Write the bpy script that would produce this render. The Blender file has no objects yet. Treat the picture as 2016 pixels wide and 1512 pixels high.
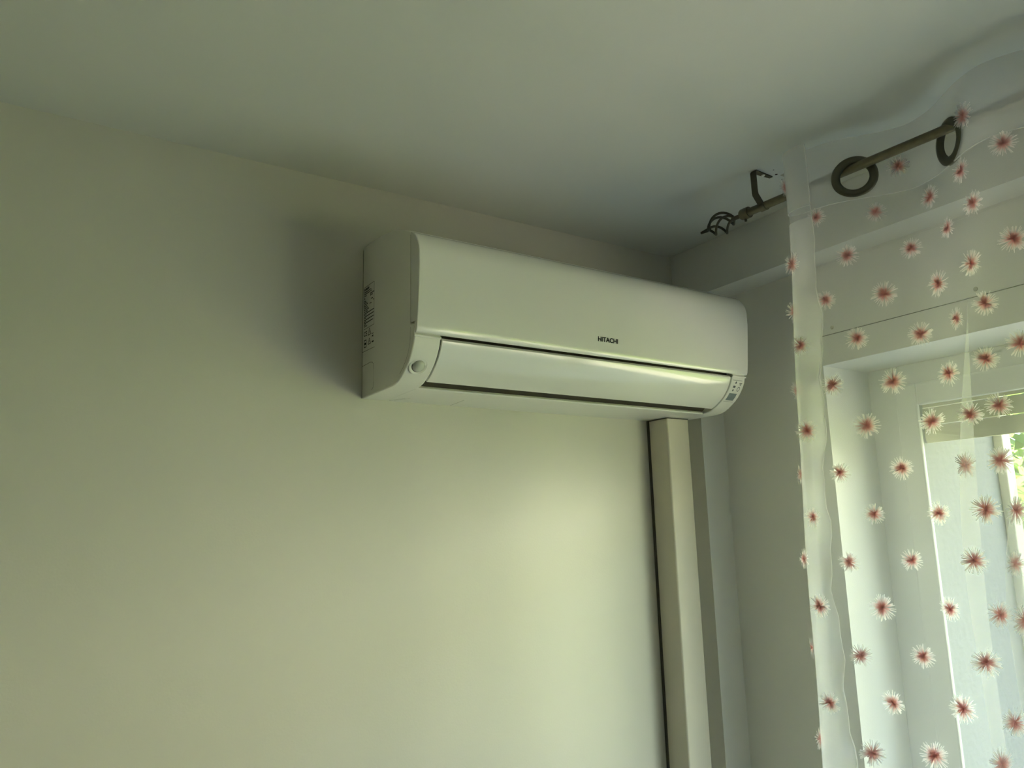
import bpy, bmesh, math, random
from mathutils import Vector, Matrix, Euler

sc = bpy.context.scene
COL = sc.collection
random.seed(7)

# ------------------------------------------------------------------ camera
FPX, YAW, PITCH, ROLL = 1529.24, 0.5750887, 0.1941640, -0.0253244
CAM = Vector((-1.3308055, -1.3172311, 1.8316870))
fwd = Vector((math.sin(YAW)*math.cos(PITCH), math.cos(YAW)*math.cos(PITCH), math.sin(PITCH)))
rgt = Vector((math.cos(YAW), -math.sin(YAW), 0.0))
upv = rgt.cross(fwd)
r2 = math.cos(ROLL)*rgt + math.sin(ROLL)*upv
u2 = -math.sin(ROLL)*rgt + math.cos(ROLL)*upv
cd = bpy.data.cameras.new('camera')
cam = bpy.data.objects.new('camera', cd); COL.objects.link(cam)
cd.sensor_width = 36.0; cd.lens = FPX*36.0/2016.0; cd.clip_start = 0.02
M = Matrix((r2, u2, -fwd)).transposed().to_4x4(); M.translation = CAM
cam.matrix_world = M
sc.camera = cam

# ------------------------------------------------------------------ world, sun, exposure
w = bpy.data.worlds.new('sky'); sc.world = w; w.use_nodes = True
wn = w.node_tree.nodes; wl = w.node_tree.links
bg = wn['Background']
sky = wn.new('ShaderNodeTexSky'); sky.sky_type = 'NISHITA'; sky.sun_disc = False
sky.sun_elevation = math.radians(48); sky.sun_rotation = math.radians(-90)
wl.new(sky.outputs[0], bg.inputs[0]); bg.inputs[1].default_value = 0.21

sl = bpy.data.lights.new('sun', 'SUN'); sl.energy = 9.0; sl.angle = math.radians(0.6); sl.color = (1.0, 0.94, 0.80)
sun = bpy.data.objects.new('sun', sl); COL.objects.link(sun)
sun.rotation_euler = Vector((0.62, -0.25, -0.75)).to_track_quat('-Z', 'Y').to_euler()

OUT_X = .60
pl = bpy.data.lights.new('window_portal', 'AREA'); pl.shape = 'RECTANGLE'; pl.size = 2.55; pl.size_y = 2.2
pl.cycles.is_portal = True
po = bpy.data.objects.new('window_portal', pl); COL.objects.link(po)
po.location = (OUT_X+.01, -1.62, 1.05); po.rotation_euler = Vector((-1, 0, 0)).to_track_quat('-Z', 'Z').to_euler()

vs = sc.view_settings
vs.view_transform = 'Standard'; vs.look = 'None'; vs.gamma = 1.0; vs.use_curve_mapping = False
vs.exposure = 3.0
sc.cycles.transparent_max_bounces = 32
sc.cycles.diffuse_bounces = 8
sc.cycles.max_bounces = 16
sc.cycles.sample_clamp_indirect = 6.0
sc.cycles.caustics_reflective = False

# ------------------------------------------------------------------ helpers
def tag(o, label=None, cat=None, group=None, kind=None):
    if label: o['label'] = label
    if cat: o['category'] = cat
    if group: o['group'] = group
    if kind: o['kind'] = kind
    return o

def empty(name, loc=(0, 0, 0)):
    o = bpy.data.objects.new(name, None); COL.objects.link(o); o.location = loc
    o.empty_display_size = 0.05
    return o

def finish(me, smooth=None):
    if smooth is not None:
        for p in me.polygons: p.use_smooth = True
        me.set_sharp_from_angle(angle=math.radians(smooth))

def link_mesh(name, me, mat, parent=None):
    o = bpy.data.objects.new(name, me); COL.objects.link(o)
    if mat:
        me.materials.clear(); me.materials.append(mat)
    if parent: 
        o.parent = parent
        o.matrix_parent_inverse = Matrix.Translation(-parent.location)
    return o

def mesh(name, verts, faces, mat, parent=None, smooth=None):
    me = bpy.data.meshes.new(name)
    me.from_pydata([tuple(v) for v in verts], [], faces); me.update()
    bm = bmesh.new(); bm.from_mesh(me); bmesh.ops.recalc_face_normals(bm, faces=bm.faces); bm.to_mesh(me); bm.free()
    finish(me, smooth)
    return link_mesh(name, me, mat, parent)

class MB:
    def __init__(self): self.v = []; self.f = []
    def add(self, v, f):
        n = len(self.v); self.v += [tuple(q) for q in v]; self.f += [tuple(i+n for i in g) for g in f]; return self
    def box(self, x0, x1, y0, y1, z0, z1):
        v = [(x, y, z) for x in (x0, x1) for y in (y0, y1) for z in (z0, z1)]
        return self.add(v, [(0,1,3,2), (4,6,7,5), (0,4,5,1), (2,3,7,6), (0,2,6,4), (1,5,7,3)])
    def prism(self, prof, x0, x1):
        """profile of (depth from the wall, z) pairs swept along x"""
        n = len(prof)
        v = [(x0, -d, z) for d, z in prof] + [(x1, -d, z) for d, z in prof]
        f = [(i, (i+1) % n, n+(i+1) % n, n+i) for i in range(n)]
        f += [tuple(range(n)), tuple(range(2*n-1, n-1, -1))]
        return self.add(v, f)
    def tube(self, pts, rad, seg=12, cap=True):
        pts = [Vector(p) for p in pts]; n = len(pts)
        rads = rad if isinstance(rad, (list, tuple)) else [rad]*n
        T = []
        for i in range(n):
            t = pts[min(i+1, n-1)] - pts[max(i-1, 0)]; T.append(t.normalized())
        a = Vector((0, 0, 1)) if abs(T[0].z) < .9 else Vector((1, 0, 0))
        nrm = T[0].cross(a).normalized(); v = []
        for i in range(n):
            nrm = (nrm - T[i]*nrm.dot(T[i])).normalized(); b = T[i].cross(nrm)
            for k in range(seg):
                an = 2*math.pi*k/seg
                v.append(pts[i] + rads[i]*(math.cos(an)*nrm + math.sin(an)*b))
        f = [(i*seg+k, i*seg+(k+1) % seg, (i+1)*seg+(k+1) % seg, (i+1)*seg+k) for i in range(n-1) for k in range(seg)]
        if cap: f += [tuple(range(seg-1, -1, -1)), tuple(range((n-1)*seg, n*seg))]
        return self.add(v, f)
    def build(self, name, mat, parent=None, smooth=None, bevel=None, seg=2):
        o = mesh(name, self.v, self.f, mat, parent, smooth)
        if bevel:
            b = o.modifiers.new('bevel', 'BEVEL'); b.width = bevel; b.segments = seg
            b.limit_method = 'ANGLE'; b.angle_limit = math.radians(40); b.harden_normals = False
        return o

def lathe(prof, axis_o, axis_d, seg=32):
    """rings of (radius, height) about an axis"""
    d = Vector(axis_d).normalized(); a = Vector((0, 0, 1)) if abs(d.z) < .9 else Vector((1, 0, 0))
    e1 = d.cross(a).normalized(); e2 = d.cross(e1); o = Vector(axis_o)
    v = [o + d*h + r*(math.cos(2*math.pi*k/seg)*e1 + math.sin(2*math.pi*k/seg)*e2) for r, h in prof for k in range(seg)]
    f = [(i*seg+k, i*seg+(k+1) % seg, (i+1)*seg+(k+1) % seg, (i+1)*seg+k) for i in range(len(prof)-1) for k in range(seg)]
    return v, f

# ------------------------------------------------------------------ materials
def mat(name, col, rough=0.5, spec=0.5, metal=0.0, coat=0.0, noise=None, bump=None, coat_rough=0.05):
    m = bpy.data.materials.new(name); m.use_nodes = True
    nt = m.node_tree; b = nt.nodes['Principled BSDF']
    b.inputs['Base Color'].default_value = (*col, 1); b.inputs['Roughness'].default_value = rough
    b.inputs['Specular IOR Level'].default_value = spec; b.inputs['Metallic'].default_value = metal
    b.inputs['Coat Weight'].default_value = coat; b.inputs['Coat Roughness'].default_value = coat_rough
    if noise or bump: tc = nt.nodes.new('ShaderNodeTexCoord')
    if noise:
        scale, col2, lo, hi = noise
        n = nt.nodes.new('ShaderNodeTexNoise'); n.inputs['Scale'].default_value = scale; n.inputs['Detail'].default_value = 5
        nt.links.new(tc.outputs['Object'], n.inputs['Vector'])
        r = nt.nodes.new('ShaderNodeValToRGB'); r.color_ramp.elements[0].position = lo; r.color_ramp.elements[1].position = hi
        r.color_ramp.elements[0].color = (*col, 1); r.color_ramp.elements[1].color = (*col2, 1)
        nt.links.new(n.outputs['Fac'], r.inputs['Fac']); nt.links.new(r.outputs['Color'], b.inputs['Base Color'])
    if bump:
        scale, strength, dist = bump
        n = nt.nodes.new('ShaderNodeTexNoise'); n.inputs['Scale'].default_value = scale; n.inputs['Detail'].default_value = 3
        nt.links.new(tc.outputs['Object'], n.inputs['Vector'])
        k = nt.nodes.new('ShaderNodeBump'); k.inputs['Strength'].default_value = strength; k.inputs['Distance'].default_value = dist
        nt.links.new(n.outputs['Fac'], k.inputs['Height']); nt.links.new(k.outputs['Normal'], b.inputs['Normal'])
    return m

M_wall = mat('wall_paint', (.62, .60, .535), .36, .55, noise=(1.3, (.62, .605, .54), .35, .7), bump=(260, .25, .0006))
M_far = mat('darkened_wall', (.13, .10, .07), .5, .3, noise=(8, (.10, .075, .05), .3, .7))  # unseen walls, made dark so they bounce less light back
M_ext = mat('outer_render', (.30, .31, .32), .9, .1, bump=(60, .4, .004))
M_ceil = mat('ceiling_paint', (.69, .695, .645), .8, .2, noise=(1.1, (.67, .675, .625), .35, .7), bump=(180, .2, .0006))
M_floor = mat('floor_tile', (.28, .24, .17), .45, .4, noise=(3, (.24, .20, .14), .3, .7))
M_trim = mat('white_gloss_paint', (.84, .84, .81), .35, .4)
M_pvc = mat('white_plastic_frame', (.80, .80, .78), .3, .5)
M_ac = mat('white_plastic', (.80, .79, .73), .38, .45)
M_acp = mat('glossy_white_panel', (.80, .79, .74), .16, .5, coat=.35, coat_rough=.03)
M_dark = mat('dark_cavity', (.05, .043, .03), .6, .2)
M_seam = mat('seam_grey', (.10, .095, .075), .7, .2)
M_print = mat('black_print', (.015, .015, .014), .6, .2)
M_lens = mat('sensor_lens', (.50, .52, .46), .22, .6)
M_disp = mat('grey_display', (.22, .26, .26), .25, .5)
M_icon = mat('grey_icon_print', (.10, .11, .11), .5, .3)
M_duct = mat('cream_plastic_duct', (.72, .67, .57), .42, .4)
M_rod = mat('aged_bronze', (.20, .18, .12), .42, .5, metal=.85, noise=(60, (.15, .13, .085), .3, .7))
M_iron = mat('dark_iron', (.10, .088, .060), .5, .4, metal=.6)
M_ring = mat('pewter_ring', (.13, .125, .09), .42, .5, metal=.85)
M_slat = mat('shutter_slat', (.60, .56, .40), .5, .3)
M_lawn = mat('lawn', (.17, .26, .035), .9, .1, noise=(2.5, (.22, .30, .05), .35, .7))
M_terr = mat('terrace_stone', (.56, .52, .39), .8, .2, noise=(4, (.51, .47, .35), .35, .7))
M_house = mat('cream_render', (.80, .76, .66), .9, .1)
M_leaf = mat('hedge_leaf', (.10, .20, .025), .5, .4, noise=(5, (.20, .30, .05), .35, .7))
M_bark = mat('hedge_wood', (.10, .07, .04), .9, .1)
M_hole = mat('hole_dark', (.05, .025, .015), .8, .1)
M_stain = mat('bare_plaster', (.45, .42, .33), .9, .1)

def mat_glass():
    m = bpy.data.materials.new('window_glass'); m.use_nodes = True; nt = m.node_tree; nt.nodes.clear()
    o = nt.nodes.new('ShaderNodeOutputMaterial'); mx = nt.nodes.new('ShaderNodeMixShader')
    t = nt.nodes.new('ShaderNodeBsdfTransparent'); g = nt.nodes.new('ShaderNodeBsdfGlossy')
    t.inputs[0].default_value = (.95, .97, .95, 1); g.inputs['Roughness'].default_value = .01
    mx.inputs[0].default_value = .05
    nt.links.new(t.outputs[0], mx.inputs[1]); nt.links.new(g.outputs[0], mx.inputs[2])
    nt.links.new(mx.outputs[0], o.inputs[0]); return m
M_glass = mat_glass()

def mat_sheer(name, col, opacity, transl):
    m = bpy.data.materials.new(name); m.use_nodes = True; nt = m.node_tree; nt.nodes.clear()
    o = nt.nodes.new('ShaderNodeOutputMaterial'); mx = nt.nodes.new('ShaderNodeMixShader'); cl = nt.nodes.new('ShaderNodeMixShader')
    t = nt.nodes.new('ShaderNodeBsdfTransparent'); d = nt.nodes.new('ShaderNodeBsdfDiffuse'); tr = nt.nodes.new('ShaderNodeBsdfTranslucent')
    d.inputs[0].default_value = (*col, 1); tr.inputs[0].default_value = (*col, 1); cl.inputs[0].default_value = transl
    nt.links.new(d.outputs[0], cl.inputs[1]); nt.links.new(tr.outputs[0], cl.inputs[2])
    # weave: threads a little denser and thinner
    tc = nt.nodes.new('ShaderNodeTexCoord'); mp = nt.nodes.new('ShaderNodeMapping'); mp.inputs['Scale'].default_value = (160, 160, 900)
    n = nt.nodes.new('ShaderNodeTexNoise'); n.inputs['Scale'].default_value = 1.0; n.inputs['Detail'].default_value = 2
    nt.links.new(tc.outputs['Object'], mp.inputs[0]); nt.links.new(mp.outputs[0], n.inputs['Vector'])
    mr = nt.nodes.new('ShaderNodeMapRange'); mr.inputs['To Min'].default_value = opacity-.01; mr.inputs['To Max'].default_value = opacity+.01
    nt.links.new(n.outputs['Fac'], mr.inputs['Value']); nt.links.new(mr.outputs[0], mx.inputs[0])
    nt.links.new(t.outputs[0], mx.inputs[1]); nt.links.new(cl.outputs[0], mx.inputs[2]); nt.links.new(mx.outputs[0], o.inputs[0])
    return m
M_sheer = mat_sheer('sheer_voile', (.88, .88, .87), .235, .62)
M_band = mat_sheer('doubled_voile', (.88, .88, .87), .42, .62)
M_hem = mat_sheer('stitched_hem', (.88, .88, .86), .70, .5)

def mat_tuft():
    m = bpy.data.materials.new('tuft_thread'); m.use_nodes = True; nt = m.node_tree; nt.nodes.clear()
    o = nt.nodes.new('ShaderNodeOutputMaterial'); cl = nt.nodes.new('ShaderNodeMixShader'); cl.inputs[0].default_value = .6
    d = nt.nodes.new('ShaderNodeBsdfDiffuse'); tr = nt.nodes.new('ShaderNodeBsdfTranslucent')
    at = nt.nodes.new('ShaderNodeAttribute'); at.attribute_name = 'dye'
    nt.links.new(at.outputs['Color'], d.inputs[0]); nt.links.new(at.outputs['Color'], tr.inputs[0])
    nt.links.new(d.outputs[0], cl.inputs[1]); nt.links.new(tr.outputs[0], cl.inputs[2]); nt.links.new(cl.outputs[0], o.inputs[0])
    return m
M_tuft = mat_tuft()

# ------------------------------------------------------------------ the room
H = 2.5
XL, YB = -3.7, -3.9            # far left wall, wall behind the camera
ND, N1, NZ = .0765, .062, H-.12    # niche depth, start, head
OY0, OY1, OZ0, OZ1 = -.34, -2.90, .02, H-.335   # window opening
WX = .228                      # room side face of the window frame
OUT = OUT_X                      # outer face of the wall

def struct(name, mb, m, label, cat, smooth=None):
    return tag(mb.build(name, m, None, smooth), label, cat, kind='structure')

struct('floor', MB().box(XL, .0, YB, 0, -.1, 0), M_floor, 'beige tiled floor of the room', 'floor')
struct('ceiling', MB().box(XL-.2, OUT+.1, YB-.2, .2, H, H+.15), M_ceil, 'pale painted ceiling above the air conditioner', 'ceiling')
struct('wall_left', MB().box(XL, .0, 0, .18, 0, H), M_wall, 'cream painted wall carrying the air conditioner', 'wall')
struct('wall_back', MB().box(XL, OUT, YB-.18, YB, 0, H), M_far, 'unseen wall behind the camera, darkened to cut bounced light', 'wall')
struct('wall_far', MB().box(XL-.18, XL, YB, .18, 0, H), M_far, 'unseen wall opposite the window, darkened to cut bounced light', 'wall')
wr = MB()
NY1 = -3.1
wr.box(0, ND, -N1, .18, 0, H)                       # strip by the corner
wr.box(0, ND, NY1, -N1, NZ, H)                      # above the niche
wr.box(0, ND, YB, NY1, 0, H)                        # right of the niche
we = MB()
for wr_, x0, x1, ya, yb in ((wr, ND, WX+.045, OY0, OY1), (we, WX+.045, OUT, -.42, OY1+.08)):
    wr_.box(x0, x1, ya, .18, -.4, H)
    wr_.box(x0, x1, YB, yb, -.4, H)
    wr_.box(x0, x1, yb, ya, OZ1, H)
    wr_.box(x0, x1, yb, ya, -.4, OZ0)
struct('wall_right', wr, M_trim, 'pale wall with a shallow niche around the curtained window', 'wall')

wo = struct('wall_outside', we, M_ext, 'grey rendered outer wall reveal beyond the window glass', 'wall')

MB().box(OUT-.035, OUT+.004, -.440, -.4195, OZ0, OZ1).build('corner_bead', M_house, wo, bevel=.003)

# removable cover of the shutter casing: a shallow board with a thin joint around it
cov = MB().box(ND-.0025, ND-.0008, -2.88, OY0-.0035, 2.2275, NZ-.006)
o = cov.build('trim_1', M_trim, None, bevel=.0008); tag(o, 'flat cover board of the shutter casing above the window', 'cover', kind='structure')
jt = MB().box(ND-.0010, ND+.001, -2.883, OY0-.0020, 2.2262, 2.2275).box(ND-.0010, ND+.001, OY0-.0035, OY0-.0022, 2.2275, 2.242)
link = jt.build('joint', M_seam, o)
for yy in (-.372, -.66, -1.0, -1.4):
    v, f = lathe([(0.0, .0016), (.0034, .0014), (.0042, .0)], (ND-.0025, yy, 2.240), (-1, 0, 0), 14)
    mesh('screw_cap', v, f, M_stain, o, 40)

# window
win = empty('window_1', (WX, -1.77, OZ0)); tag(win, 'white plastic casement window behind the sheer curtain', 'window', kind='structure')
fr = MB()
fr.box(WX, WX+.045, OY0-.068, OY0, OZ0, OZ1).box(WX, WX+.045, OY1, OY1+.068, OZ0, OZ1)
fr.box(WX, WX+.045, OY1+.068, OY0-.068, OZ1-.05, OZ1).box(WX, WX+.045, OY1+.068, OY0-.068, OZ0, OZ0+.05)
fr.build('frame', M_pvc, win, bevel=.003)
ymid = (OY0+OY1)/2
for k, (ya, yb) in enumerate(((OY0-.062, ymid+.002), (ymid-.002, OY1+.062))):
    s = MB(); x0, x1 = WX-.010, WX+.001
    z0, z1 = OZ0+.044, OZ1-.044
    s.box(x0, x1, ya-.046, ya, z0, z1).box(x0, x1, yb, yb+.046, z0, z1)
    s.box(x0, x1, yb+.046, ya-.046, z1-.046, z1).box(x0, x1, yb+.046, ya-.046, z0, z0+.046)
    so = s.build('sash', M_pvc, win, bevel=.004)
    g = MB().box(WX-.005, WX-.002, yb+.040, ya-.040, z0+.040, z1-.040).build('pane', M_glass, so)
h = MB().box(WX-.020, WX-.012, ymid+.012, ymid+.036, 1.42, 1.52)
hp = h.build('handle', M_pvc, win, bevel=.003)

# roller shutter, pulled partly down outside the glass
SX = WX+.052
sh = empty('roller_shutter', (SX, ymid, 2.0)); tag(sh, 'beige slatted roller shutter half hidden behind the window glass', 'shutter')
zs = 2.003
for k in range(5):
    prof = [(-.004, 0), (-.0065, .010), (-.0070, .018), (-.0060, .027), (-.0035, .0355), (.003, .0355), (.004, .027), (.0045, .018), (.004, .010), (.003, 0)]
    v = []; n = len(prof)
    for yy in (OY1+.082, -.422): v += [(SX+.008+a, yy, zs+b) for a, b in prof]
    f = [(i, (i+1) % n, n+(i+1) % n, n+i) for i in range(n)]+[tuple(range(n)), tuple(range(2*n-1, n-1, -1))]
    mesh('slat', v, f, M_slat, sh, 50); zs += .0375

# ------------------------------------------------------------------ air conditioner
AL, AR, ZB = -.804, -.0242, 2.0847
ac = empty('air_conditioner', ((AL+AR)/2, 0, ZB))
tag(ac, 'white wall-mounted split air conditioner high in the corner', 'air conditioner')
LX0, LX1 = AL+.048, AR-.041           # mouth between the end caps
Z = lambda L: [(d, z+ZB) for d, z in L]
low = [(.13, 0), (.146, .0012), (.157, .004), (.168, .009), (.179, .0155), (.1885, .022), (.197, .029), (.2045, .0375), (.211, .0465), (.2165, .0570), (.2195, .0670)]
top = [(.2075, .2490), (.189, .2585), (.160, .2700), (.134, .2780), (.09, .2850), (.04, .2890), (0, .290)]
# rear casing: full width above, under-tray below
cas = MB().prism(Z([(.0, .0), (.128, .0), (.1305, .0022), (.124, .012), (.100, .045), (.105, .075), (.150, .090), (.2065, .090)] + top), LX0-.001, LX1+.001)
cas.build('casing', M_ac, ac, smooth=35)
for (x0, x1) in ((AL, LX0), (LX1, AR)):
    cap = MB().prism(Z([(0, 0)] + low + [(.2197, .0890), (.2065, .0900)] + top), x0, x1)
    cap.build('end_cap', M_ac, ac, smooth=35, bevel=.0022, seg=3)
# dark inside of the air outlet
MB().prism(Z([(.126, .0045), (.1245, .0105), (.102, .045), (.107, .073), (.150, .087), (.206, .087), (.206, .070), (.192, .066), (.180, .045), (.150, .020)]), LX0+.0003, LX1-.0003).build('air_outlet', M_dark, ac)
# front panel
pan = [(.2215, .0722), (.2245, .0725), (.2270, .0765), (.2288, .0840), (.2310, .100), (.2341, .133), (.2368, .160), (.2387, .182), (.2388, .2060), (.2370, .2170), (.2337, .2248), (.2290, .2325), (.2225, .2400), (.2140, .2465), (.2060, .2493), (.2060, .0925), (.2195, .0900)]
fp = MB().prism(Z(pan), AL, AR).build('front_panel', M_acp, ac, smooth=30, bevel=.0020, seg=3)
# louver: a curved flap following the end caps
outer = [(.2190, .0658), (.2160, .0572), (.2105, .0468), (.2040, .0378), (.1965, .0294), (.1880, .0224), (.1785, .0160), (.1690, .0105), (.1600, .0068)]
inner = [(d-.0035, z+.0045) for d, z in reversed(outer)]
MB().prism(Z(outer+inner), LX0+.0028, LX1-.0028).build('louver', M_acp, ac, smooth=30, bevel=.0008)
# ledge line above each end cap
for (x0, x1) in ((AL-.0005, LX0), (LX1, AR+.0005)):
    MB().prism(Z([(.206, .0675), (.2208, .0670), (.2220, .0690), (.2212, .0712), (.206, .0715)]), x0, x1).build('ledge', M_ac, ac, smooth=40)
# motion sensor on the left end cap: dished ring and lens
nrm = Vector((0, -.77, -.64)).normalized(); cs = Vector((AL+.0205, -.1925, ZB+.0255))
v, f = lathe([(.0175, -.0006), (.0168, .0010), (.0150, .0016), (.0120, .0004)], cs, nrm, 36)
ring = mesh('sensor_ring', v, f, M_ac, ac, 40)
v, f = lathe([(.0123, .0002), (.0108, .0009)], cs, nrm, 36); mesh('sensor_gap', v, f, M_seam, ac, 40)
v, f = lathe([(.0109, .0005), (.0105, .0028), (.0088, .0050), (.0055, .0066), (.002, .0072), (.0001, .0073)], cs, nrm, 32)
tag(mesh('sensor_lens', v, f, M_lens, ac, 40), 'grey domed motion sensor lens')
# indicator window and icons on the right end cap, laid on its curve
def on_cap(x, t):
    """point on the end-cap curve, t from 0 (lower edge) to 1 (upper edge), a hair proud"""
    pts = [(d, z) for d, z in low]; seg = [math.dist(pts[i], pts[i+1]) for i in range(len(pts)-1)]
    L = t*sum(seg); i = 0
    while i < len(seg)-1 and L > seg[i]: L -= seg[i]; i += 1
    a, b = pts[i], pts[i+1]; k = L/seg[i]
    d, z = a[0]+(b[0]-a[0])*k, a[1]+(b[1]-a[1])*k
    nx, nz = (b[1]-a[1])/seg[i], -(b[0]-a[0])/seg[i]
    return Vector((x, -(d+nx*.0005), ZB+z+nz*.0005))
def cap_patch(name, m, poly, parent, fill=True):
    vs_ = [on_cap(x, t) for x, t in poly]; return mesh(name, vs_, [tuple(range(len(vs_)))], m, parent)
def cap_grid(name, m, x0, x1, t0, t1, parent, n=8):
    v = []; 
    for i in range(n+1):
        for x in (x0, x1): v.append(on_cap(x, t0+(t1-t0)*i/n))
    return mesh(name, v, [(2*i, 2*i+1, 2*i+3, 2*i+2) for i in range(n)], m, parent)
cx0, cx1 = LX1+.004, AR-.004
disp = cap_grid('display_window', M_disp, cx0+.003, cx1-.007, .545, .70, ac); disp['label'] = 'grey rectangular display window'
def ic_poly(pts): 
    vv = [on_cap(x, t) for x, t in pts]; mesh('display_icon', vv, [tuple(range(len(vv)))], M_icon, ac)
def blob(cx, ct, rx, rt, n=8): ic_poly([(cx+rx*math.cos(2*math.pi*i/n), ct+rt*math.sin(2*math.pi*i/n)) for i in range(n)])
blob(cx0+.011, .905, .0022, .022); blob(cx0+.009, .838, .0042, .012); blob(cx0+.009, .818, .0042, .010); blob(cx0+.009, .76, .0020, .022)
for j in range(3): ic_poly([(cx0+.0215+.0015*j, .905-.018*j), (cx0+.0300-.0015*j, .905-.018*j), (cx0+.0300-.0015*j, .893-.018*j), (cx0+.0215+.0015*j, .893-.018*j)])
rg = MB()
for i in range(12):
    a0, a1 = 2*math.pi*i/12, 2*math.pi*(i+1)/12
    P = lambda a, r: (cx0+.0235+.0042*r*math.cos(a), .79+.045*r*math.sin(a))
    rg.add([on_cap(*q_) for q_ in (P(a0, 1), P(a1, 1), P(a1, .72), P(a0, .72))], [(0, 1, 2, 3)])
rg.build('display_icon', M_icon, ac)
for t in (.945, .51): ic_poly([(cx0, t), (cx1-.004, t), (cx1-.004, t+.006), (cx0, t+.006)])
# maker's lettering on the front panel
def lettering(text, size, name, m, parent, mtx, extrude=.0001):
    c = bpy.data.curves.new('tmp_text', 'FONT'); c.body = text; c.size = size; c.extrude = extrude; c.offset = size*.02
    c.align_x = 'CENTER'; c.align_y = 'CENTER'; c.resolution_u = 3; c.space_character = 1.0
    to = bpy.data.objects.new('tmp_text', c); COL.objects.link(to)
    bpy.context.view_layer.update()
    me = bpy.data.meshes.new_from_object(to.evaluated_get(bpy.context.evaluated_depsgraph_get()))
    bpy.data.objects.remove(to); bpy.data.curves.remove(c)
    me.transform(mtx); me.name = name
    return link_mesh(name, me, m, parent)
tilt = math.atan2(.0031, .033)
mt = Matrix.Translation((-.4105, -.2318, ZB+.1030)) @ Matrix.Rotation(math.radians(90)+tilt, 4, 'X')
tag(lettering('HITACHI', .0125, 'panel_lettering', M_print, ac, mt), 'small black capital lettering on the front panel')
# seams on the left flank
X = AL-.0003
def strip(mb, pts, wd, x=X):
    """thin printed line on the flank through (depth, z) points"""
    for a, b in zip(pts[:-1], pts[1:]):
        dx, dz = b[0]-a[0], b[1]-a[1]; L = math.hypot(dx, dz) or 1; px, pz = -dz/L*wd/2, dx/L*wd/2
        q = [(a[0]+px, a[1]+pz), (b[0]+px, b[1]+pz), (b[0]-px, b[1]-pz), (a[0]-px, a[1]-pz)]
        mb.add([(x, -d, ZB+z) for d, z in q], [(0, 1, 2, 3)])
sm = MB(); strip(sm, [(.2072, .2440), (.2072, .0915)], .0009); sm.build('seam_line', M_seam, ac)
sm = MB(); strip(sm, [(.2072, .0915), (.2250, .0905)], .0008); sm.build('seam_line', M_seam, ac)
sm = MB(); strip(sm, [(.207, .085), (.2040, .058), (.1985, .0455), (.190, .034), (.178, .0235), (.165, .0150)], .0006); sm.build('seam_line', M_seam, ac)
sm = MB(); strip(sm, [(.001, .0865), (.058, .0850)], .0008); sm.build('seam_line', M_seam, ac)
sm = MB(); strip(sm, [(.001, .0600), (.040, .0605), (.049, .0590), (.054, .0540), (.0555, .0450)], .0008); sm.build('seam_line', M_seam, ac)
sm = MB(); strip(sm, [(.0555, .0450), (.0555, .0220)], .0004); sm.build('seam_line', M_seam, ac)
sm = MB(); strip(sm, [(.0555, .0220), (.054, .0130), (.047, .0085)], .0009); sm.build('seam_line', M_seam, ac)
sm = MB(); strip(sm, [(.001, .0), (.001, .285)], .0012); sm.build('seam_line', M_seam, ac)
for (a, b) in (((-.7526, .006), (-.7366, .040)), ((-.745, .012), (-.728, .045)), ((-.624, .004), (-.6285, .068))):
    ub = MB(); ub.add([(a[0]-.0004, -a[1], ZB-.0003), (a[0]+.0004, -a[1], ZB-.0003), (b[0]+.0004, -b[1], ZB-.0003), (b[0]-.0004, -b[1], ZB-.0003)], [(0, 1, 2, 3)]); ub.build('tray_seam', M_seam, ac)
# rating plate printed on the left flank
rp = MB()
d0, d1, zt, zbm = .0085, .0545, .2085, .1280
for L in ([(d1, zt), (d1, zbm)], [(d0, zt), (d1, zt)], [(d0, zbm), (d1, zbm)], [(d0, zt), (d0, zbm)]): strip(rp, L, .0008)
rows = [(.2035, .0088, .031, .0032), (.1985, .0088, .040, .0016), (.1950, .0088, .044, .0016), (.1915, .0088, .018, .0014), (.1905, .036, .0535, .0020), (.1870, .036, .047, .0018), (.1865, .0088, .012, .0014),
        (.1815, .0088, .016, .0015), (.1785, .0088, .020, .0015), (.1795, .040, .048, .0016), (.1750, .0088, .025, .0016), (.1755, .050, .0535, .0014), (.1715, .0088, .022, .0016), (.1720, .034, .042, .0014), (.1680, .0088, .026, .0016),
        (.1645, .0088, .030, .0016), (.1610, .0088, .024, .0016), (.1575, .0088, .053, .0013), (.1548, .0088, .019, .0013), (.1515, .0088, .053, .0013), (.1488, .0088, .017, .0013), (.1450, .0088, .053, .0013), (.1420, .0088, .019, .0013), (.1390, .0088, .050, .0013), (.1360, .0088, .018, .0013), (.1330, .0088, .022, .0013)]
rr = random.Random(3)
for z, a, b, th in rows:
    if b-a > .04 and th < .0015: strip(rp, [(a, z), (b, z)], th*1.25); continue
    u = a
    while u < b:
        n = rr.uniform(.002, .006); strip(rp, [(u, z), (min(u+n, b), z)], th*1.3); u += n+rr.uniform(.0006, .0014)
def tri(c, z, s):
    P = [(c, z+s), (c+s*.95, z-s*.7), (c-s*.95, z-s*.7), (c, z+s)]; strip(rp, P, .0014); strip(rp, [(c, z+s*.35), (c, z-s*.35)], .0016)
tri(.034, .1185, .0075); tri(.034, .1005, .0065)
strip(rp, [(.0095, .1065), (.0195, .1065), (.0195, .0935), (.0095, .0935), (.0095, .1065)], .0016); strip(rp, [(.011, .1000), (.018, .1000)], .004)
strip(rp, [(.045, .1120), (.053, .1120)], .0012); strip(rp, [(.046, .1090), (.052, .1060)], .0016); strip(rp, [(.052, .1090), (.046, .1060)], .0016); strip(rp, [(.045, .0970), (.0535, .0970)], .0028)
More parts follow.
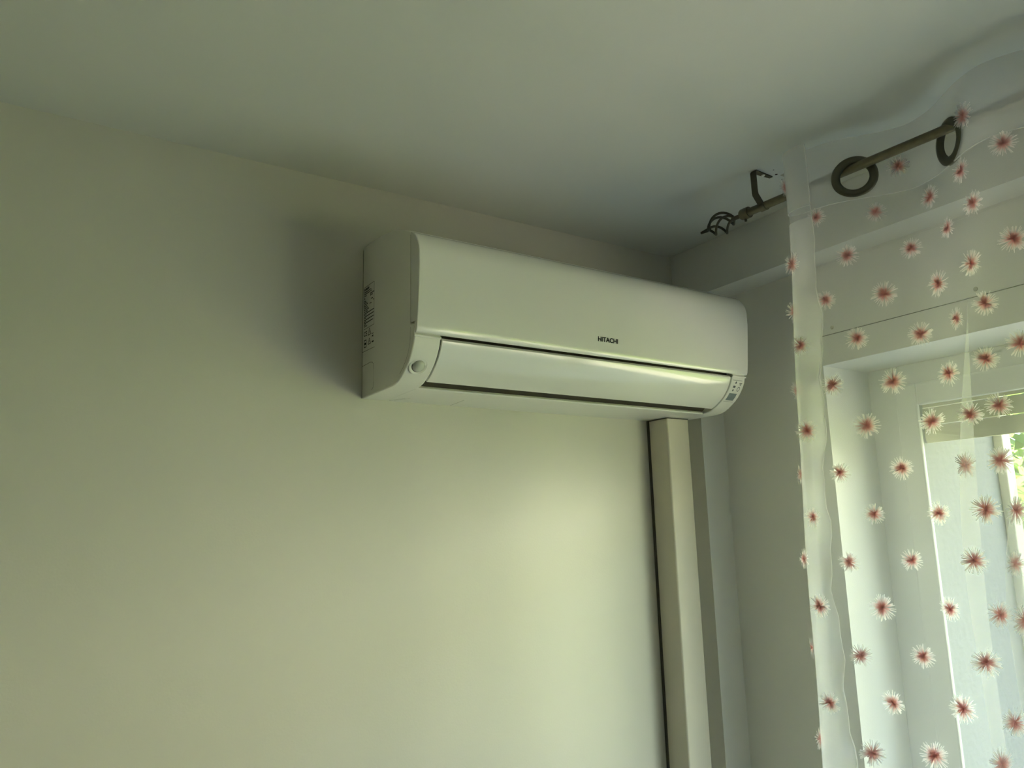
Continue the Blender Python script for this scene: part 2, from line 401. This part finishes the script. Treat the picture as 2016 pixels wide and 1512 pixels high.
rp.build('rating_plate', M_print, ac)['label'] = 'black printed rating table with warning symbols'
mt = Matrix.Translation((X-.0001, -.0150, ZB+.1180)) @ Matrix.Rotation(math.radians(-90), 4, 'Z') @ Matrix.Rotation(math.radians(90), 4, 'X')
lettering('CE', .0125, 'approval_mark', M_print, ac, mt, 0)

# ------------------------------------------------------------------ pipe duct below the unit
def rr_prof(x0, x1, d, r):
    P = [(x0, 0)]
    for i in range(7): a = math.pi/2*i/6; P.append((x0+r-r*math.cos(a), d-r+r*math.sin(a)))
    for i in range(7): a = math.pi/2*i/6; P.append((x1-r+r*math.sin(a), d-r+r*math.cos(a)))
    P.append((x1, 0)); return P
P = rr_prof(-.109, -.0425, .0635, .0045); n = len(P)
zt = ZB-.0006
v = [(x, -d-.0004, z) for z in (0.0, zt) for x, d in P]
f = [(i, (i+1) % n, n+(i+1) % n, n+i) for i in range(n)]+[tuple(range(n)), tuple(range(2*n-1, n-1, -1))]
duct = empty('pipe_duct', (-.076, -.03, 0)); tag(duct, 'cream plastic pipe duct running down the corner below the air conditioner', 'duct')
mesh('cover', v, f, M_duct, duct, 30)
MB().box(-.1122, -.1088, -.006, -.0002, 0, zt).build('wall_gap', M_seam, duct)
jg = [(x, -d-.0008, z) for z in (zt-.0018, zt-.0002) for x, d in rr_prof(-.1096, -.0419, .0637, .0048)]
mesh('joint', jg, f, M_seam, duct, 30)

# ------------------------------------------------------------------ curtain rod
rod = empty('curtain_rod', (-.175, -1.2, 2.43)); tag(rod, 'bronze metal curtain rod with twisted cage finial on ceiling brackets', 'curtain rod')
RX = -.175
ROD = [(-.372, 2.4345), (-.41, 2.4335), (-.60, 2.4290), (-.80, 2.4235), (-1.2, 2.420), (-1.6, 2.418), (-2.1, 2.424), (-2.9, 2.433)]
def rod_z(y):
    for (a, za), (b, zb_) in zip(ROD[:-1], ROD[1:]):
        if y >= b: return za+(zb_-za)*(y-a)/(b-a)
    return ROD[-1][1]
MB().tube([(RX, y, z) for y, z in ROD], .0076, 20).build('pole', M_rod, rod, 40)
for end, (ye, s) in enumerate(((-.372, 1), (-2.9, -1))):
    ze = rod_z(ye) + .001*0
    ax = Vector((0, s, .02)); base = Vector((RX, ye, ze))
    v, f = lathe([(.0076, -.018), (.0108, -.018), (.0112, -.016), (.0112, -.002), (.0098, .0010), (.0060, .0022), (.0040, .0030)], base, ax, 24)
    cap_ = mesh('collar', v, f, M_rod, rod, 40)
    v, f = lathe([(.0026, .0), (.0026, .005), (.0001, .0055)], base+Vector((0, -.008*s, -.0108)), (0, 0, -1), 10)
    mesh('grub_screw', v, f, M_iron, cap_, 40)
    fin = MB(); L0, L1 = .020, .086
    for k in range(4):
        pts = []
        for i in range(22):
            t = i/21; r = .0022 + .0195*math.sin(math.pi*t)**0.85; a = math.pi/2*k + math.pi*1.15*t + .5
            pts.append(base + Vector((r*math.cos(a), s*(L0+(L1-L0)*t), r*math.sin(a)+.02*(L0+(L1-L0)*t))))
        fin.tube(pts, .0025, 8)
    fin.tube([base+Vector((0, s*-.002, 0)), base+Vector((0, s*.024, .0003))], .0042, 10)
    fin.tube([base+Vector((0, s*.083, .001)), base+Vector((0, s*.092, .001)), base+Vector((0, s*.107, .001))], [.0036, .0040, .0026], 10)
    fin.build('finial', M_iron, rod, 40)
for yb in (-.424, -1.6, -2.85):
    zr = rod_z(yb); path = [(-.145, H-.0012), (-.1945, H-.0012), (-.1965, H-.004), (-.1965, H-.044), (-.1955, H-.049), (-.1840, zr+.0045), (-.1828, zr+.0020)]
    th, hw = .0022, .0064; v = []; f = []
    for i, (x, z) in enumerate(path):
        a = Vector(path[max(i-1, 0)]); b = Vector(path[min(i+1, len(path)-1)]); t = (b-a).normalized(); nn = Vector((-t.y, t.x))
        wd = hw*(.55 if i == 0 else 1)
        for sgn in (1, -1):
            for yy in (wd, -wd): v.append((x+nn.x*th/2*sgn, yb+yy, z+nn.y*th/2*sgn))
    for i in range(len(path)-1):
        a, b = i*4, i*4+4
        f += [(a, b, b+1, a+1), (a+2, a+3, b+3, b+2), (a, a+2, b+2, b), (a+1, b+1, b+3, a+3)]
    e = (len(path)-1)*4; f += [(0, 1, 3, 2), (e, e+2, e+3, e+1)]
    br = mesh('bracket', v, f, M_iron, rod, 40)
    cr_ = [(-.175-.0093*math.cos(a), zr-.0093*math.sin(a)) for a in [math.pi*i/12 for i in range(13)]]
    v = [(-.175+(x+.175)*k, yb+yy, zr+(z-zr)*k) for x, z in cr_ for k in (1, .86) for yy in (.0066, -.0066)]
    f = []
    for i in range(12):
        a, b = i*4, i*4+4; f += [(a, b, b+1, a+1), (a+2, a+3, b+3, b+2), (a, a+2, b+2, b), (a+1, b+1, b+3, a+3)]
    f += [(0, 1, 3, 2), (48, 50, 51, 49)]
    mesh('cradle', v, f, M_rod, br, 40)
    v, f = lathe([(.0, .0022), (.0028, .0018), (.0036, .0)], (-.168, yb, H-.0024), (0, 0, -1), 14); mesh('screw', v, f, M_trim, br, 40)
# old screw holes and a bare spot beside the bracket
ceil = bpy.data.objects['ceiling']
for (x, y, r) in ((-.1445, -.436, .0028), (-.143, -.462, .0016), (-.118, -.428, .0014), (-.165, -.446, .0014)):
    v, f = lathe([(.0001, 0), (r, 0)], (x, y, H-.0003), (0, 0, -1), 12); mesh('screw_hole', v, f, M_hole, ceil)
mesh('bare_spot', [(-.135, -.437, H-.0002), (-.108, -.437, H-.0002), (-.104, -.462, H-.0002), (-.138, -.470, H-.0002)], [(0, 1, 2, 3)], M_stain, ceil)

# ------------------------------------------------------------------ curtain
ZT, ZHEM, ZLOW = 2.486, 2.374, .04
# plan of the cloth (x, y): at the rod and further down; same number of points
TOPP = [(-.222, -.556), (-.226, -.538), (-.224, -.517), (-.212, -.507), (-.203, -.519), (-.199, -.545), (-.193, -.578), (-.175, -.612), (-.150, -.650), (-.136, -.690), (-.150, -.735),
        (-.175, -.771), (-.198, -.805), (-.212, -.845), (-.200, -.890), (-.175, -.925), (-.145, -.965), (-.138, -1.005), (-.150, -1.045), (-.175, -1.08), (-.205, -1.12), (-.215, -1.155), (-.205, -1.195), (-.175, -1.235), (-.150, -1.27)]
LOWP = [(-.222, -.528), (-.228, -.510), (-.228, -.488), (-.214, -.474), (-.200, -.482), (-.186, -.505), (-.168, -.535), (-.158, -.575), (-.150, -.620), (-.152, -.665), (-.158, -.700),
        (-.170, -.731), (-.204, -.722), (-.186, -.741), (-.160, -.765), (-.174, -.793), (-.226, -.780), (-.192, -.803), (-.160, -.85), (-.150, -.90), (-.185, -.95), (-.200, -.99), (-.170, -1.04), (-.150, -1.09), (-.165, -1.14)]
NU = len(TOPP)-1
def cr(P, u):
    i = min(int(u), NU-1); t = u-i
    g = lambda k: P[min(max(k, 0), NU)]
    p0, p1, p2, p3 = g(i-1), g(i), g(i+1), g(i+2)
    return [.5*(2*p1[j]+(p2[j]-p0[j])*t+(2*p0[j]-5*p1[j]+4*p2[j]-p3[j])*t*t+(3*p1[j]-p0[j]-3*p2[j]+p3[j])*t**3) for j in (0, 1)]
def cloth(u, z):
    zo = z
    a, b = cr(TOPP, u), cr(LOWP, u)
    k = min(max((2.44-z)/.75, 0), 1); k = k*k*(3-2*k)
    wv = min(max((2.38-z)/.3, 0), 1)*.0035
    x = a[0]+(b[0]-a[0])*k + wv*math.sin(u*2.1+z*9.0)
    y = a[1]+(b[1]-a[1])*k + wv*math.sin(u*1.7-z*7.0+1.0)
    if u < 1: y += (1-u)*.004*(math.sin(z*37)+.6*math.sin(z*91+1))*min(1, max(0, (2.36-z)*8))
    return Vector((x, y, z-.03*min(max(-y-.55, 0), .6)*min(max((zo-2.0)/.4, 0), 1)))
def cloth_n(u, z):
    a = cloth(min(u+.02, NU), z)-cloth(max(u-.02, 0), z); b = cloth(u, z+.005)-cloth(u, z-.005)
    n = a.cross(b).normalized()
    return n if n.x < 0 else -n
cur = empty('curtain', (-.18, -.85, ZLOW)); tag(cur, 'sheer white eyelet curtain dotted with pink tufts hanging before the window', 'curtain')
UG = [7, 11, 15, 19, 23]       # grid positions of the eyelets
rings = [(u, cloth(u, rod_z(cloth(u, 2.42).y)-.0145)) for u in UG]
NC = 24*16
def sheet(zs, off=0.0, u0=0, u1=NU):
    us = [u0+(u1-u0)*i/NC for i in range(NC+1)]
    v = []; 
    for z in zs:
        for u in us:
            p = cloth(u, z)
            if off: p = p + cloth_n(u, z)*off
            v.append(p)
    f = []; n = NC+1
    for j in range(len(zs)-1):
        for i in range(NC):
            c = (v[j*n+i]+v[(j+1)*n+i+1])/2
            if c.z > ZHEM and any((c-r).length < .0300 for _, r in rings): continue
            f.append((j*n+i, j*n+i+1, (j+1)*n+i+1, (j+1)*n+i))
    return v, f
zh = [ZT-(ZT-ZHEM)*i/30 for i in range(31)]
zl = [ZHEM-(ZHEM-ZLOW)*i/110 for i in range(1, 111)]
v, f = sheet(zh+zl); mesh('voile', v, f, M_sheer, cur, 180)
v, f = sheet(zh, .0022); mesh('heading_band', v, f, M_band, cur, 180)
v, f = sheet(zl, .0016, 0, 3.0); mesh('side_hem', v, f, M_band, cur, 180)
# stitched roll along hem and selvage
hm = MB(); hm.tube([cloth(NU*i/260, ZHEM)+cloth_n(NU*i/260, ZHEM)*.001 for i in range(261)], .0008, 5); hm.build('heading_hem', M_hem, cur, 60)
sv = MB(); sv.tube([cloth(0, zz) for zz in zh+zl], .0011, 5); sv.build('selvage', M_hem, cur, 60)
for u, c in rings:
    n = cloth_n(u, c.z)
    v, f = lathe([(.0226, -.0030), (.0230, .0024), (.0255, .0044), (.0300, .0050), (.0345, .0038), (.0368, .0012), (.0368, -.0014), (.0345, -.0040), (.0300, -.0050), (.0255, -.0044), (.0226, -.0030)], c, n, 44)
    mesh('eyelet', v, f, M_ring, cur, 60)

# tufts: small fans of dyed thread; three shapes shared by all
def tuft_mesh(seed):
    q = random.Random(seed); v = []; f = []; c = []
    for k in range(130):
        a = q.uniform(0, 2*math.pi); L = q.uniform(.007, .0135) if k % 5 < 2 else q.uniform(.014, .0205)
        h = q.uniform(.0005, .0060); wd = q.uniform(.00035, .00065)
        ca, sa = math.cos(a), math.sin(a); b = len(v)
        for t, ww, hh in ((.04, .5, .5), (.6, 1.0, .95), (1.0, .8, 1.0)):
            r = L*t
            for sg in (-1, 1): v.append((ca*r-sa*wd*ww*sg, sa*r+ca*wd*ww*sg, .0012+h*hh))
            d = min(max((r-.0065)/.0060, 0), 1); d = d*d*(3-2*d); pk = (.80, .47, .45); wh = (.92, .89, .87)
            c += [tuple(pk[j]+(wh[j]-pk[j])*d for j in range(3))]*2
        f += [(b, b+1, b+3, b+2), (b+2, b+3, b+5, b+4)]
    me = bpy.data.meshes.new('tuft'); me.from_pydata(v, [], f); me.update()
    at = me.color_attributes.new('dye', 'FLOAT_COLOR', 'POINT')
    for i, cc in enumerate(c): at.data[i].color = (*cc, 1)
    me.materials.append(M_tuft); return me
TM = [tuft_mesh(s) for s in (1, 2, 3, 4)]
#TUFTS_BEGIN
TUFTS = [(8.5, 2.417),(11.73, 2.348),(9.65, 2.345),(5.2, 2.357),(7.58, 2.345),(10.45, 2.279),(6.48, 2.279),(8.65, 2.273),(12.2, 2.201),(13.6, 2.219),(9.75, 2.201),(7.62, 2.204),(5.4, 2.21),(12.88, 2.138),(10.5, 2.135),(8.85, 2.129),(6.55, 2.138),(1.48, 2.135),(12.12, 2.426),(13.35, 2.357),(12.3, 2.288),(1.83, 2.279),(12.93, 2.06),(13.9, 2.075),(9.88, 2.057),(7.75, 2.06),(5.58, 2.066),(13.33, 1.994),(12.48, 1.985),(9.12, 1.988),(6.65, 1.994),(1.33, 1.991),(13.38, 1.919),(11.7, 1.916),(7.9, 1.922),(5.6, 1.922),(15.73, 1.85),(12.93, 1.853),(9.1, 1.85),(6.78, 1.853),(1.18, 1.85),(5.58, 1.778),(7.95, 1.781),(12.53, 1.784),(15.58, 1.781),(1.18, 1.712),(6.9, 1.709),(9.05, 1.712),(13.18, 1.712),(16.55, 1.709),(5.6, 1.634),(7.95, 1.64),(12.48, 1.649),(1.3, 1.568),(6.9, 1.568),(9.03, 1.574),(13.28, 1.574),(5.78, 1.49),(7.93, 1.502),(11.6, 1.52),(2.95, 2.201),(2.95, 2.063),(2.95, 1.922),(2.95, 1.784),(2.95, 1.643),(2.95, 1.505),(2.95, 2.429)]
TUFTS += [(1.4, 1.36),(1.4, 1.21),(1.4, 1.06),(1.4, 0.91),(1.4, 0.76),(1.4, 0.61),(1.4, 0.46),(1.4, 0.31),(1.4, 0.16),(3.0, 1.285),(3.0, 1.135),(3.0, 0.985),(3.0, 0.835),(3.0, 0.685),(3.0, 0.535),(3.0, 0.385),(3.0, 0.235),(6.0, 1.36),(6.0, 1.21),(6.0, 1.06),(6.0, 0.91),(6.0, 0.76),(6.0, 0.61),(6.0, 0.46),(6.0, 0.31),(6.0, 0.16),(8.2, 1.285),(8.2, 1.135),(8.2, 0.985),(8.2, 0.835),(8.2, 0.685),(8.2, 0.535),(8.2, 0.385),(8.2, 0.235),(10.3, 1.36),(10.3, 1.21),(10.3, 1.06),(10.3, 0.91),(10.3, 0.76),(10.3, 0.61),(10.3, 0.46),(10.3, 0.31),(10.3, 0.16),(12.2, 1.285),(12.2, 1.135),(12.2, 0.985),(12.2, 0.835),(12.2, 0.685),(12.2, 0.535),(12.2, 0.385),(12.2, 0.235),(14.6, 1.36),(14.6, 1.21),(14.6, 1.06),(14.6, 0.91),(14.6, 0.76),(14.6, 0.61),(14.6, 0.46),(14.6, 0.31),(14.6, 0.16),(16.9, 1.285),(16.9, 1.135),(16.9, 0.985),(16.9, 0.835),(16.9, 0.685),(16.9, 0.535),(16.9, 0.385),(16.9, 0.235),(19.2, 2.34),(19.2, 2.19),(19.2, 2.04),(19.2, 1.89),(19.2, 1.74),(19.2, 1.59),(19.2, 1.44),(19.2, 1.29),(19.2, 1.14),(19.2, 0.99),(19.2, 0.84),(19.2, 0.69),(19.2, 0.54),(19.2, 0.39),(19.2, 0.24),(20.8, 2.265),(20.8, 2.115),(20.8, 1.965),(20.8, 1.815),(20.8, 1.665),(20.8, 1.515),(20.8, 1.365),(20.8, 1.215),(20.8, 1.065),(20.8, 0.915),(20.8, 0.765),(20.8, 0.615),(20.8, 0.465),(20.8, 0.315),(20.8, 0.165),(22.3, 2.34),(22.3, 2.19),(22.3, 2.04),(22.3, 1.89),(22.3, 1.74),(22.3, 1.59),(22.3, 1.44),(22.3, 1.29),(22.3, 1.14),(22.3, 0.99),(22.3, 0.84),(22.3, 0.69),(22.3, 0.54),(22.3, 0.39),(22.3, 0.24),(23.7, 2.265),(23.7, 2.115),(23.7, 1.965),(23.7, 1.815),(23.7, 1.665),(23.7, 1.515),(23.7, 1.365),(23.7, 1.215),(23.7, 1.065),(23.7, 0.915),(23.7, 0.765),(23.7, 0.615),(23.7, 0.465),(23.7, 0.315),(23.7, 0.165)]
#TUFTS_END
for i, (u, z) in enumerate(TUFTS):
    p = cloth(u, z); n = cloth_n(u, z)
    if 2.5 < u < 3.4 and n.y < 0: n = -n
    o = bpy.data.objects.new('tuft', TM[i % 4]); COL.objects.link(o)
    o.parent = cur; o.matrix_parent_inverse = Matrix.Translation(-cur.location)
    sc_ = random.uniform(.85, 1.1)
    o.matrix_basis = Matrix.Translation(p+n*.0008) @ n.to_track_quat('Z', 'Y').to_matrix().to_4x4() @ Matrix.Rotation(random.uniform(0, 6.28), 4, 'Z') @ Matrix.Scale(sc_, 4)

# ------------------------------------------------------------------ garden outside; ground and house added to light the room
nh = empty('added_house', (12, -11, -.4)); tag(nh, 'unseen cream house added to bounce sunlight into the room', 'house')  # out of view, added for the sunlight its wall reflects
MB().box(9.5, 15, -18, -4.5, -.4, 4.6).build('house_wall', M_house, nh)
MB().add([(9.1, -18.4, 4.6), (9.1, -4.1, 4.6), (15.4, -4.1, 4.6), (15.4, -18.4, 4.6), (12.2, -18.4, 6.4), (12.2, -4.1, 6.4)], [(0, 1, 5, 4), (2, 3, 4, 5), (0, 4, 3), (1, 2, 5), (0, 3, 2, 1)]).build('roof', M_bark, nh)
for yy in (-15.5, -11.6, -7.2):
    wf = MB().box(9.44, 9.52, yy-.6, yy+.6, 1.2, 2.7).build('house_window', M_pvc, nh)
    MB().box(9.42, 9.445, yy-.5, yy+.5, 1.3, 2.6).build('pane', M_disp, wf)
tr_ = MB().box(OUT, 4.2, -9, 6, -.7, -.12).box(XL, OUT, -9, YB-.18, -.7, -.12).build('added_terrace', M_terr); tag(tr_, 'pale stone paving added outside to bounce sunlight indoors', 'added_terrace', kind='structure')  # unseen paving added to bounce warm light onto the ceiling
lw = MB().box(4.2, 40, -30, 30, -.7, -.4).box(-20, 4.2, -30, -9, -.7, -.4).build('lawn', M_lawn); tag(lw, 'sunlit green lawn added outside for its green bounced light', 'lawn', kind='stuff')  # unseen grass added to tint the bounced daylight green
q = random.Random(5)
for k in range(6):
    cx, cy, hh, rad = 6.8+q.uniform(-.5, .5), -9.5+3.7*k, (q.uniform(1.0, 1.3) if k < 3 else q.uniform(2.8, 4.2)), q.uniform(1.0, 1.2)
    sb = empty('garden_shrub', (cx, cy, -.4)); tag(sb, 'leafy green shrub in the garden beyond the lawn', 'shrub', 'garden shrubs')
    v = []; f = []
    for j in range(2200):
        th, cz = q.uniform(0, 2*math.pi), q.uniform(-1, 1); rr_ = rad*(q.uniform(.72, 1.0))*(1+.18*math.sin(5*th)+.15*math.sin(7*cz*3))
        s_ = math.sqrt(1-cz*cz); p = Vector((cx+rr_*s_*math.cos(th), cy+rr_*s_*math.sin(th), .12+hh/2+cz*hh/2))
        d1 = Vector((q.uniform(-1, 1), q.uniform(-1, 1), q.uniform(-1, 1))).normalized(); d2 = d1.orthogonal().normalized(); L = q.uniform(.10, .20)
        b = len(v); v += [p-d1*L, p+d2*L*.45, p+d1*L, p-d2*L*.45]; f.append((b, b+1, b+2, b+3))
    me = bpy.data.meshes.new('foliage'); me.from_pydata(v, [], f); me.update(); fo = link_mesh('foliage', me, M_leaf, sb); fo['kind'] = 'stuff'
    tr = MB()
    for j in range(3): tr.tube([(cx+.06*j, cy, -.35), (cx+.1*(j-1), cy+.1*(j-1), hh*.3), (cx+.4*(j-1), cy+.3*(1-j), hh*.6)], [.06, .045, .02], 8)
    tr.build('stem', M_bark, sb, 40)
